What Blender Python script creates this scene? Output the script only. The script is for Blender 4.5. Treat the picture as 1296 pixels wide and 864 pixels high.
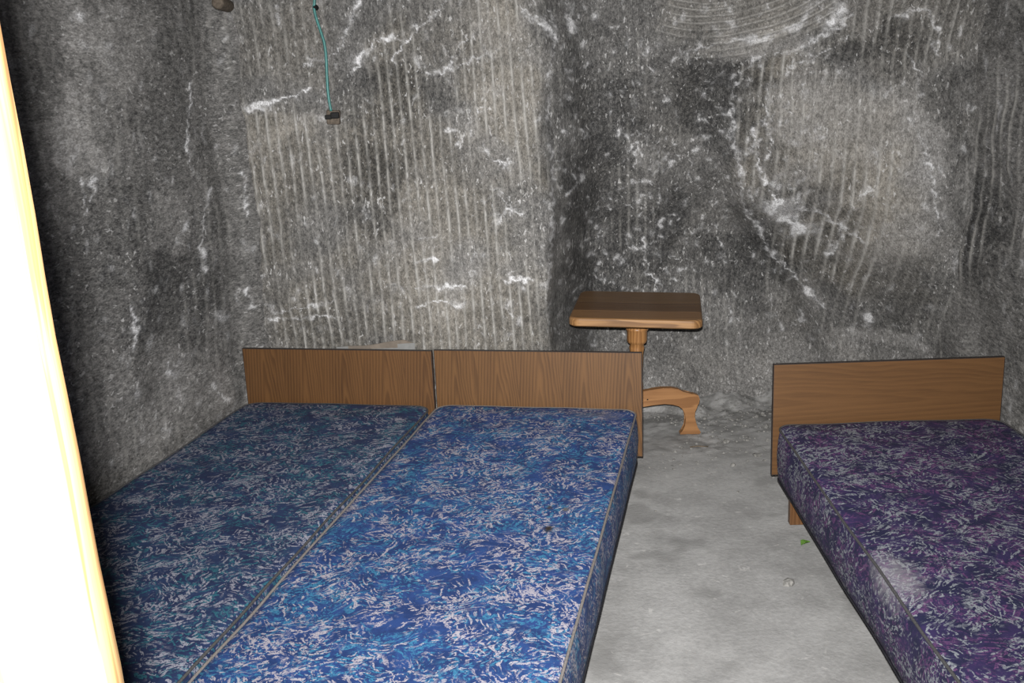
import bpy, bmesh, math, random
import numpy as np
from mathutils import Vector, Matrix

for o in list(bpy.data.objects): bpy.data.objects.remove(o, do_unlink=True)
scene = bpy.context.scene
COL = scene.collection
PI = math.pi

# ------------------------------------------------------------------ camera
cam_d = bpy.data.cameras.new('camera'); cam = bpy.data.objects.new('camera', cam_d); COL.objects.link(cam)
F_PX = 1262.79; PITCH = 0.246187; ROLL = 0.043751; CAM_H = 1.712
cam_d.sensor_width = 36.0; cam_d.lens = F_PX / 1296 * 36.0; cam_d.clip_start = 0.02
_F = Vector((0, math.cos(PITCH), -math.sin(PITCH))); _U0 = Vector((0, math.sin(PITCH), math.cos(PITCH))); _R0 = Vector((1, 0, 0))
_R = _R0 * math.cos(ROLL) - _U0 * math.sin(ROLL); _U = _R0 * math.sin(ROLL) + _U0 * math.cos(ROLL)
M = Matrix.Identity(4)
for i in range(3): M[i][0] = _R[i]; M[i][1] = _U[i]; M[i][2] = -_F[i]; M[i][3] = (0, 0, CAM_H)[i]
cam.matrix_world = M
scene.camera = cam

# ------------------------------------------------------------------ world, flash, exposure
world = bpy.data.worlds.new('world'); scene.world = world; world.use_nodes = True
world.node_tree.nodes['Background'].inputs[0].default_value = (0.9, 0.95, 1.0, 1)
world.node_tree.nodes['Background'].inputs[1].default_value = 0.01
# the photographer's flash, fired from just above the lens: the only lamp in the chamber
fl_d = bpy.data.lights.new('camera_flash', 'AREA'); fl = bpy.data.objects.new('camera_flash', fl_d); COL.objects.link(fl)
fl_d.shape = 'RECTANGLE'; fl_d.size = 0.034; fl_d.size_y = 0.022; fl_d.energy = 120; fl_d.color = (1.0, 0.985, 0.965)
fl_d.spread = math.radians(100)
fl.location = (-0.015, -0.02, 1.80)
fl.rotation_euler = (PI / 2 - PITCH + .06, 0, -0.07)
vs = scene.view_settings
vs.view_transform = 'Standard'; vs.look = 'None'; vs.gamma = 1.0; vs.use_curve_mapping = False; vs.exposure = 0.0

# ------------------------------------------------------------------ helpers
def link(name, me, mat=None, parent=None, loc=None):
    o = bpy.data.objects.new(name, me); COL.objects.link(o)
    if mat: me.materials.append(mat)
    if parent: o.parent = parent
    if loc is not None: o.location = loc
    return o

def tag(o, label=None, cat=None, group=None, kind=None):
    if label: o['label'] = label
    if cat: o['category'] = cat
    if group: o['group'] = group
    if kind: o['kind'] = kind
    return o

def empty(name, loc, rz=0.0):
    o = bpy.data.objects.new(name, None); COL.objects.link(o); o.location = loc; o.rotation_euler = (0, 0, rz)
    o.empty_display_size = .1
    return o

def mesh_from(verts, faces, smooth=False, name='m'):
    me = bpy.data.meshes.new(name); me.from_pydata([tuple(v) for v in verts], [], faces); me.update()
    if smooth: me.polygons.foreach_set('use_smooth', [True] * len(me.polygons))
    return me

def bm_mesh(bm, smooth=False, recalc=True):
    if recalc: bmesh.ops.recalc_face_normals(bm, faces=bm.faces)
    me = bpy.data.meshes.new('m'); bm.to_mesh(me); bm.free()
    if smooth: me.polygons.foreach_set('use_smooth', [True] * len(me.polygons))
    return me

def box_mesh(x0, x1, y0, y1, z0, z1, bev=0.0, seg=2):
    bm = bmesh.new()
    bmesh.ops.create_cube(bm, size=1.0)
    for v in bm.verts:
        v.co = Vector(((x0 + x1) / 2 + v.co.x * (x1 - x0), (y0 + y1) / 2 + v.co.y * (y1 - y0), (z0 + z1) / 2 + v.co.z * (z1 - z0)))
    if bev > 0: bmesh.ops.bevel(bm, geom=list(bm.edges), offset=bev, segments=seg, affect='EDGES', profile=.5)
    return bm_mesh(bm)

def tube_mesh(pts, r, n=8, closed=False, rads=None):
    pts = [Vector(p) for p in pts]; m = len(pts); V = []; Fc = []
    up = Vector((0, 0, 1)); prev = None
    for i, p in enumerate(pts):
        if closed: t = pts[(i + 1) % m] - pts[i - 1]
        else: t = pts[min(i + 1, m - 1)] - pts[max(i - 1, 0)]
        t.normalize()
        a = prev if prev is not None else (up.cross(t) if abs(t.z) < .95 else Vector((1, 0, 0)))
        a = (a - t * a.dot(t)).normalized(); b = t.cross(a); prev = a
        rr = rads[i] if rads else r
        for k in range(n):
            an = 2 * PI * k / n; V.append(p + (a * math.cos(an) + b * math.sin(an)) * rr)
    for i in range(m if closed else m - 1):
        j = (i + 1) % m
        for k in range(n): Fc.append((i * n + k, i * n + (k + 1) % n, j * n + (k + 1) % n, j * n + k))
    if not closed:
        Fc.append(tuple(range(n - 1, -1, -1))); Fc.append(tuple((m - 1) * n + k for k in range(n)))
    return mesh_from(V, Fc, True)

def lathe_mesh(prof, n=28):
    V = []; Fc = []
    for r, z in prof:
        for k in range(n): V.append((r * math.cos(2 * PI * k / n), r * math.sin(2 * PI * k / n), z))
    for i in range(len(prof) - 1):
        for k in range(n): Fc.append((i * n + k, i * n + (k + 1) % n, (i + 1) * n + (k + 1) % n, (i + 1) * n + k))
    Fc.append(tuple(range(n - 1, -1, -1))); Fc.append(tuple((len(prof) - 1) * n + k for k in range(n)))
    return mesh_from(V, Fc, True)

# numpy gradient noise -------------------------------------------------
_rng = np.random.default_rng(7)
_perm = _rng.permutation(512); _perm = np.concatenate([_perm, _perm, _perm])
_ang = _rng.random(512) * 2 * np.pi; _gx = np.cos(_ang); _gy = np.sin(_ang)
def pnoise(x, y, seed=0):
    x = x + seed * 37.13; y = y + seed * 11.71
    xi = np.floor(x).astype(int); yi = np.floor(y).astype(int); xf = x - xi; yf = y - yi
    u = xf * xf * xf * (xf * (xf * 6 - 15) + 10); v = yf * yf * yf * (yf * (yf * 6 - 15) + 10)
    def g(ix, iy, dx, dy):
        h = _perm[(_perm[ix & 511] + iy) & 511]; return _gx[h] * dx + _gy[h] * dy
    a = g(xi, yi, xf, yf); b = g(xi + 1, yi, xf - 1, yf); c = g(xi, yi + 1, xf, yf - 1); d = g(xi + 1, yi + 1, xf - 1, yf - 1)
    return (a + u * (b - a) + v * ((c + u * (d - c)) - (a + u * (b - a)))) * 1.5
def fbm(x, y, oct=4, seed=0, rough=.5):
    s = np.zeros_like(np.asarray(x, float)); a = 1.0
    for k in range(oct): s = s + a * pnoise(x * 2 ** k, y * 2 ** k, seed + k * 3); a *= rough
    return s

def sstep(a, b, x):
    t = np.clip((x - a) / (b - a), 0, 1); return t * t * (3 - 2 * t)

# ------------------------------------------------------------------ node helpers
class NT:
    def __init__(s, name, rough=.8, spec=.3):
        s.m = bpy.data.materials.new(name); s.m.use_nodes = True; s.t = s.m.node_tree; s.n = s.t.nodes
        s.b = s.n['Principled BSDF']; s.b.inputs['Roughness'].default_value = rough
        s.b.inputs['Specular IOR Level'].default_value = spec
        s.tc = s.n.new('ShaderNodeTexCoord'); s.obj = s.tc.outputs['Object']
    def L(s, a, b): s.t.links.new(a, b)
    def setin(s, sock, v):
        if isinstance(v, bpy.types.NodeSocket): s.L(v, sock)
        else: sock.default_value = v
    def mapping(s, vec, scale=(1, 1, 1), loc=(0, 0, 0), rot=(0, 0, 0)):
        n = s.n.new('ShaderNodeMapping'); s.L(vec, n.inputs[0]); n.inputs['Scale'].default_value = scale; n.inputs['Location'].default_value = loc; n.inputs['Rotation'].default_value = rot
        return n.outputs[0]
    def noise(s, vec, scale, detail=3, rough=.5, dist=0.0, color=False):
        n = s.n.new('ShaderNodeTexNoise'); s.L(vec, n.inputs['Vector']); n.inputs['Scale'].default_value = scale
        n.inputs['Detail'].default_value = detail; n.inputs['Roughness'].default_value = rough; n.inputs['Distortion'].default_value = dist
        return n.outputs['Color' if color else 'Fac']
    def voronoi(s, vec, scale, feat='F1', out='Distance', rand=1.0):
        n = s.n.new('ShaderNodeTexVoronoi'); n.feature = feat; s.L(vec, n.inputs['Vector']); n.inputs['Scale'].default_value = scale; n.inputs['Randomness'].default_value = rand
        return n.outputs[out]
    def math(s, op, a, b=0.0, c=None, clamp=False):
        n = s.n.new('ShaderNodeMath'); n.operation = op; n.use_clamp = clamp
        s.setin(n.inputs[0], a); s.setin(n.inputs[1], b)
        if c is not None: s.setin(n.inputs[2], c)
        return n.outputs[0]
    def vmath(s, op, a, b):
        n = s.n.new('ShaderNodeVectorMath'); n.operation = op; s.setin(n.inputs[0], a); s.setin(n.inputs[1], b); return n.outputs[0]
    def scale(s, v, k):
        n = s.n.new('ShaderNodeVectorMath'); n.operation = 'SCALE'; s.setin(n.inputs[0], v); n.inputs['Scale'].default_value = k; return n.outputs[0]
    def rng(s, v, a, b, lo=0.0, hi=1.0, smooth=True):
        n = s.n.new('ShaderNodeMapRange'); n.interpolation_type = 'SMOOTHSTEP' if smooth else 'LINEAR'; s.setin(n.inputs['Value'], v)
        n.inputs['From Min'].default_value = a; n.inputs['From Max'].default_value = b; n.inputs['To Min'].default_value = lo; n.inputs['To Max'].default_value = hi
        return n.outputs[0]
    def mix(s, fac, a, b, blend='MIX'):
        n = s.n.new('ShaderNodeMix'); n.data_type = 'RGBA'; n.blend_type = blend; n.clamp_factor = True
        s.setin(n.inputs[0], fac)
        for i, v in ((6, a), (7, b)):
            if isinstance(v, tuple) and len(v) == 3: v = (*v, 1.0)
            s.setin(n.inputs[i], v)
        return n.outputs[2]
    def sep(s, v):
        n = s.n.new('ShaderNodeSeparateXYZ'); s.L(v, n.inputs[0]); return n.outputs
    def comb(s, x, y, z):
        n = s.n.new('ShaderNodeCombineXYZ'); s.setin(n.inputs[0], x); s.setin(n.inputs[1], y); s.setin(n.inputs[2], z); return n.outputs[0]
    def attr(s, name):
        n = s.n.new('ShaderNodeAttribute'); n.attribute_name = name; return n
    def bump(s, h, strength=.5, dist=.01):
        n = s.n.new('ShaderNodeBump'); n.inputs['Strength'].default_value = strength; n.inputs['Distance'].default_value = dist; s.L(h, n.inputs['Height']); s.L(n.outputs[0], s.b.inputs['Normal'])
    def color(s, c): s.setin(s.b.inputs['Base Color'], c if not (isinstance(c, tuple) and len(c) == 3) else (*c, 1.0))

# ------------------------------------------------------------------ materials
def mat_rock(name, light=1.0, st=(1, 1, .6)):
    t = NT(name, .85, .22); v = t.obj
    a = t.attr('mineral'); ch = t.n.new('ShaderNodeSeparateColor'); t.L(a.outputs['Color'], ch.inputs[0])
    vein, ridge, tone = ch.outputs[0], ch.outputs[1], ch.outputs[2]
    n1 = t.noise(t.mapping(v, st), 75, 5, .72, .2)
    n2 = t.noise(v, 9, 4, .6)
    n3 = t.noise(t.mapping(v, st), 200, 3, .7)
    k = t.math('ADD', t.math('MULTIPLY', n1, .85), t.math('MULTIPLY', n2, .22))
    k = t.math('ADD', k, t.math('MULTIPLY', n3, .65))
    k = t.math('SUBTRACT', k, .15)
    k = t.math('ADD', k, t.math('MULTIPLY', t.math('SUBTRACT', tone, .5), .30))
    g = t.n.new('ShaderNodeValToRGB'); t.L(k, g.inputs[0]); cr = g.color_ramp
    L = light
    cr.elements[0].position = .48; cr.elements[0].color = (.026 * L, .0255 * L, .025 * L, 1)
    cr.elements[1].position = 1.0; cr.elements[1].color = (.30 * L, .29 * L, .275 * L, 1)
    e = cr.elements.new(.66); e.color = (.088 * L, .085 * L, .080 * L, 1)
    e = cr.elements.new(.82); e.color = (.165 * L, .158 * L, .148 * L, 1)
    tint = t.mix(a.outputs['Alpha'], (.99, 1.0, 1.03), (1.035, 1.0, .94))
    c = t.mix(1.0, g.outputs[0], tint, 'MULTIPLY')
    c = t.mix(t.math('MULTIPLY', ridge, t.rng(n1, .3, .55, .40, 1.0)), c, (.37 * L, .36 * L, .34 * L))
    fl = t.rng(t.noise(t.mapping(v, tuple(a * (1, 1, .75)[i] for i, a in enumerate(st))), 80, 2, .5, .6), .62, .70)
    c = t.mix(t.math('MULTIPLY', t.math('MULTIPLY', fl, t.rng(n2, .35, .6)), .75), c, (.42, .415, .41))
    spark = t.math('MULTIPLY', t.rng(t.voronoi(v, 55, 'F1'), .10, .04), t.rng(t.noise(v, 25, 1, .5), .58, .66))
    c = t.mix(t.math('MULTIPLY', spark, .7), c, (.6, .6, .6))
    vn = t.math('MULTIPLY', vein, t.rng(n3, .3, .62, .25, 1.15), clamp=True)
    c = t.mix(vn, c, (.60, .60, .61))
    t.color(c)
    t.bump(t.math('ADD', t.math('ADD', n1, t.math('MULTIPLY', n3, .5)), t.math('MULTIPLY', vein, .4)), .55, .006)
    return t.m

def mat_floor():
    t = NT('packed_salt_floor', .9, .2); v = t.obj
    n1 = t.noise(v, 5, 5, .6); n2 = t.noise(v, 60, 4, .65); n3 = t.noise(t.mapping(v, (1, 1, 1), (0, 0, 0), (0, 0, .3)), 1.6, 3, .5)
    a = t.attr('mineral'); ch = t.n.new('ShaderNodeSeparateColor'); t.L(a.outputs['Color'], ch.inputs[0])
    k = t.math('ADD', t.math('MULTIPLY', n1, .5), t.math('ADD', t.math('MULTIPLY', n2, .3), t.math('MULTIPLY', n3, .25)))
    c = t.mix(t.rng(k, .35, .72), (.235, .232, .228), (.385, .382, .376))
    sp = t.math('MULTIPLY', t.rng(t.voronoi(v, 70), .16, .05), t.rng(t.noise(v, 14, 2, .5), .50, .64))
    c = t.mix(t.math('MULTIPLY', sp, .55), c, (.12, .115, .11))
    lt = t.math('MULTIPLY', t.rng(t.noise(v, 16, 3, .6, .6), .64, .70), .5)
    c = t.mix(lt, c, (.50, .49, .475))
    dark = t.math('MULTIPLY', ch.outputs[0], t.rng(n2, .3, .6, .5, 1.0))
    c = t.mix(t.math('MULTIPLY', dark, .85), c, (.115, .113, .108))
    t.color(c); t.bump(t.math('ADD', n1, t.math('MULTIPLY', n2, .7)), .32, .010)
    return t.m

def mat_fabric(name, base, c1, c2, c3, seed, dull=0.0, wear=None):
    """printed cotton: speckled brush strokes over a dark ground; base ground, c1 mottling, c2 coloured strokes, c3 pale strokes"""
    t = NT(name, .75, .35); v = t.mapping(t.obj, (1, 1, 1), (seed * 3.1, seed * 1.7, seed * .9))
    w1 = t.scale(t.vmath('SUBTRACT', t.noise(v, 11, 2, .5, color=True), (.5, .5, .5)), .075)
    vw = t.vmath('ADD', v, w1)
    fine = t.noise(v, 210, 2, .65)
    def strokes(rot, off, ln, th, lo, hi, msc, m0, m1, tilt=0.0):
        p = t.mapping(t.mapping(vw, (1, 1, 1), (0, 0, 0), (tilt, tilt * .6, rot)), (ln, th, th), off)
        n = t.noise(p, 1.0, 1, .5)
        line = t.rng(n, lo, hi)
        msk = t.rng(t.noise(t.mapping(v, (1, 1, 1), off), msc, 2, .5), m0, m1)
        br = t.rng(t.math('ADD', fine, t.math('MULTIPLY', line, .10)), .50, .57)
        return t.math('MULTIPLY', t.math('MULTIPLY', line, msk), br)
    ground = t.mix(t.rng(t.noise(vw, 13, 4, .7), .40, .62), base, c1)
    s2 = t.math('MAXIMUM', strokes(.5, (1, 4, 2), 15, 85, .55, .62, 9, .44, .56, .5), strokes(2.2, (7, 2, 5), 16, 90, .55, .62, 8, .46, .56, .9))
    sp2 = t.math('MULTIPLY', t.rng(t.noise(vw, 110, 2, .7), .53, .60), t.rng(t.noise(vw, 8, 2, .5, 0), .50, .62))
    c = t.mix(t.math('MULTIPLY', t.math('MAXIMUM', s2, t.math('MULTIPLY', sp2, .75)), .85), ground, c2)
    s3 = strokes(.15, (3, 9, 1), 12, 100, .56, .63, 8, .47, .58, .7)
    for rot, off, ln, th, tl in ((.95, (5, 3, 8), 13, 105, .2), (1.75, (8, 6, 4), 14, 98, .5), (2.65, (2, 5, 9), 12, 102, .9)):
        s3 = t.math('MAXIMUM', s3, strokes(rot, off, ln, th, .56, .63, 8.5, .48, .59, tl))
    c = t.mix(t.math('MULTIPLY', s3, .85), c, c3)
    if dull: c = t.mix(dull, c, (.05, .055, .07))
    if wear:
        for (wx, wy, wz, rx, ry, col, k) in wear:
            p = t.mapping(t.obj, (1 / rx, 1 / ry, 1 / max(rx, .05)), (-wx / rx, -wy / ry, -wz / max(rx, .05)))
            ln = t.n.new('ShaderNodeVectorMath'); ln.operation = 'LENGTH'; t.L(p, ln.inputs[0])
            d = t.math('ADD', ln.outputs['Value'], t.math('MULTIPLY', t.math('SUBTRACT', t.noise(t.obj, 40, 3, .6), .5), 1.1))
            c = t.mix(t.math('MULTIPLY', t.rng(d, 1.0, .2), k), c, col)
    t.color(c)
    t.bump(t.math('ADD', t.noise(v, 600, 1, .5), t.math('MULTIPLY', t.noise(v, 12, 2, .5), 1.5)), .15, .004)
    return t.m

def mat_laminate(name, axis, light, dark, seed=0.0):
    """printed wood grain on chipboard; axis 'v' = cathedral grain upright, 'h' = lying"""
    t = NT(name, .45, .35); s = t.sep(t.mapping(t.obj, (1, 1, 1), (seed, 0, seed * .3)))
    u, w = (s[0], s[2]) if axis == 'v' else (s[2], s[0])
    p2 = t.comb(u, w, 0.0)
    wob = t.noise(t.mapping(p2, (7, 1.6, 1)), 1.0, 3, .5)
    uw = t.math('ADD', u, t.math('MULTIPLY', t.math('SUBTRACT', wob, .5), .06 if axis == 'v' else .05))
    per = .19 if axis == 'v' else .33
    du = t.math('SUBTRACT', t.math('FRACT', t.math('DIVIDE', uw, per)), .5)
    du = t.math('MULTIPLY', du, per)
    r = t.math('SQRT', t.math('ADD', t.math('MULTIPLY', du, du), .00012))
    val = t.math('ADD', t.math('MULTIPLY', r, 75.0 if axis == 'v' else 50.0), t.math('MULTIPLY', w, 5.0 if axis == 'v' else 2.2))
    val = t.math('ADD', val, t.math('MULTIPLY', wob, 3.0))
    fr = t.math('FRACT', val)
    line = t.math('MULTIPLY', t.rng(fr, .0, .75), t.rng(fr, 1.0, .82))
    fib = t.noise(t.mapping(p2, (260, 6, 1)), 1.0, 3, .6)
    bnd = t.noise(t.mapping(p2, (14, .6, 1)), 1.0, 2, .5)
    k = t.math('ADD', t.math('MULTIPLY', line, .24 if axis == 'v' else .14), t.math('ADD', t.math('MULTIPLY', fib, .50), t.math('MULTIPLY', bnd, .35)))
    c = t.mix(t.rng(k, .25, 1.0), light, dark)
    t.color(c); t.bump(fib, .04, .002)
    return t.m

def mat_pine(name, light, dark, knots=True, axis='x', rough=.4, spec=.4, ring=70.0):
    t = NT(name, rough, spec); s = t.sep(t.obj)
    a, b, c_ = (s[0], s[1], s[2]) if axis == 'x' else ((s[2], s[0], s[1]) if axis == 'z' else (s[1], s[0], s[2]))
    p = t.comb(t.math('MULTIPLY', a, .12), b, c_)
    nz = t.noise(p, 9, 3, .5)
    fr = t.math('FRACT', t.math('ADD', t.math('MULTIPLY', b, ring), t.math('MULTIPLY', nz, 7.0)))
    line = t.math('MULTIPLY', t.rng(fr, 0, .8), t.rng(fr, 1.0, .85))
    fib = t.noise(t.comb(t.math('MULTIPLY', a, 4), t.math('MULTIPLY', b, 180), t.math('MULTIPLY', c_, 180)), 1.0, 2, .5)
    big = t.noise(p, 5, 2, .5)
    k = t.math('ADD', t.math('MULTIPLY', line, .35), t.math('ADD', t.math('MULTIPLY', fib, .3), t.math('MULTIPLY', big, .5)))
    c = t.mix(t.rng(k, .3, .85), light, dark)
    if knots:
        kn = t.rng(t.voronoi(t.comb(t.math('MULTIPLY', a, .6), b, c_), 7.0), .10, .05)
        c = t.mix(t.math('MULTIPLY', kn, .8), c, (.045, .018, .006))
    t.color(c); t.bump(fib, .08, .002)
    return t.m

def mat_plain(name, col, rough=.6, spec=.3, var=.25, sc=40):
    t = NT(name, rough, spec); n = t.noise(t.obj, sc, 4, .6)
    c = t.mix(t.rng(n, .3, .7), tuple(x * (1 - var) for x in col), tuple(min(1, x * (1 + var)) for x in col))
    t.color(c); t.bump(n, .1, .003); return t.m

ROCK = mat_rock('rock_salt_wall', .86)
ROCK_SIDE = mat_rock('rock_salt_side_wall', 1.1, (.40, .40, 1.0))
FLOOR = mat_floor()
BLUE_A = mat_fabric('teal_navy_print', (.010, .018, .060), (.014, .030, .085), (.020, .115, .150), (.27, .27, .32), 1.0)
BLUE_B = mat_fabric('royal_blue_print', (.009, .027, .105), (.015, .044, .160), (.034, .17, .29), (.37, .34, .37), 2.3,
                    wear=[(.722, -1.25, .232, .022, .034, (.02, .014, .011), 1.0), (.697, -1.09, .232, .016, .022, (.04, .032, .028), .9), (.753, -1.10, .232, .016, .022, (.10, .085, .07), .85), (.74, -.13, .22, .15, .07, (.13, .14, .19), .45)])
PURPLE = mat_fabric('purple_print', (.011, .012, .042), (.026, .017, .070), (.110, .042, .125), (.24, .26, .28), 4.1,
                    wear=[(.045, -1.30, .20, .085, .19, (.30, .285, .30), .48)])
LAM_V = mat_laminate('laminate_upright_grain', 'v', (.115, .056, .020), (.037, .0165, .006))
LAM_V2 = mat_laminate('laminate_upright_grain_second', 'v', (.108, .051, .018), (.033, .0145, .0055), .37)
LAM_H = mat_laminate('laminate_lying_grain', 'h', (.100, .048, .017), (.042, .019, .007), .1)
BAND = mat_plain('dark_edge_band', (.020, .013, .011), .5, .4)
FRAME_BLACK = mat_plain('black_base_board', (.012, .011, .011), .8, .2)
LEG_WOOD = mat_pine('bed_leg_wood', (.13, .062, .024), (.08, .036, .013), False, 'z')
PIPE_LIGHT = mat_plain('grey_beige_piping', (.155, .14, .132), .8, .2, .2, 200)
PIPE_DARK = mat_plain('charcoal_piping', (.055, .054, .056), .75, .3, .25, 200)
PINE_TOP = [mat_pine('varnished_pine_board_a', (.185, .103, .042), (.080, .041, .016), True, 'x'),
            mat_pine('varnished_pine_board_b', (.150, .077, .029), (.062, .030, .011), True, 'x', ring=55),
            mat_pine('varnished_pine_board_c', (.27, .145, .058), (.13, .064, .025), True, 'x', ring=80)]
PINE = mat_pine('varnished_pine', (.30, .150, .056), (.17, .078, .027), False, 'z', .35, .45)
PINE_LEG = mat_pine('varnished_pine_leg', (.27, .135, .054), (.17, .078, .029), False, 'x', .4, .4)
POST = mat_pine('raw_door_timber', (.50, .31, .135), (.26, .13, .042), True, 'z', .7, .2, 28)
CABLE = mat_plain('teal_plastic', (.032, .150, .140), .4, .4, .2)
BLACK = mat_plain('black_plastic', (.008, .008, .008), .7, .2)
PLUGWOOD = mat_plain('weathered_plug_wood', (.095, .078, .062), .9, .1, .3, 80)
CARD = mat_plain('brown_cardboard', (.14, .118, .098), .9, .15, .15, 30)
TAPE = mat_plain('grey_tape', (.13, .13, .127), .5, .3, .12, 30)
LEAF = mat_plain('green_leaf', (.26, .50, .10), .5, .3, .3)
PIPE_BLACK = mat_plain('blackened_piping', (.016, .016, .02), .8, .2)
STONE = mat_plain('salt_crumb', (.19, .185, .175), .9, .2, .4, 60)
BURLAP = mat_plain('twig_brown', (.11, .085, .06), .9, .2, .3, 60)

# ------------------------------------------------------------------ the chamber: measured lines of its walls
BACK_Y = 5.35
LAT = np.array([.97596, -.21793]); BD = np.array([-.21793, -.97596]); S0 = np.array([-.34546, 4.24253])
LW0 = S0 - LAT * .955
RWX = 2.10
CEIL_Z = 2.55
def back_depth(x, z):
    """how far the rough back wall stands out of its plane (towards the room) at x, z"""
    xe = .19 + .012 * np.sin(z * 7.) + .008 * np.sin(z * 17. + 1)
    block = (.71 - .07 * (x + 1.3) / 1.5)
    q = 1 - .6 * sstep(.65, 1.9, z)
    rec = block * (1 - q * (.15 * sstep(xe - .02, xe + .06, x) + .85 * sstep(xe, xe + .30, x)))
    xb = np.interp(z, [0, .35, .62, .75, .95, 1.1, 1.3, 1.55, 1.8, 2.6], [1.75, 1.62, 1.50, 1.40, 1.27, 1.17, 1.12, 1.06, 1.10, 1.2])
    mass = .07 * sstep(xb - .03, xb + .07, x) + .75 * sstep(xb - .15, xb + .85, x)
    over = .14 * sstep(1.68, 2.15, z + .12 * np.sin((x - .6) * 3.)) * sstep(.35, .9, x)
    talus = .12 * (1 - sstep(0, .35, z))
    return rec + mass * (1 - rec / .82) + over + talus

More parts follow.
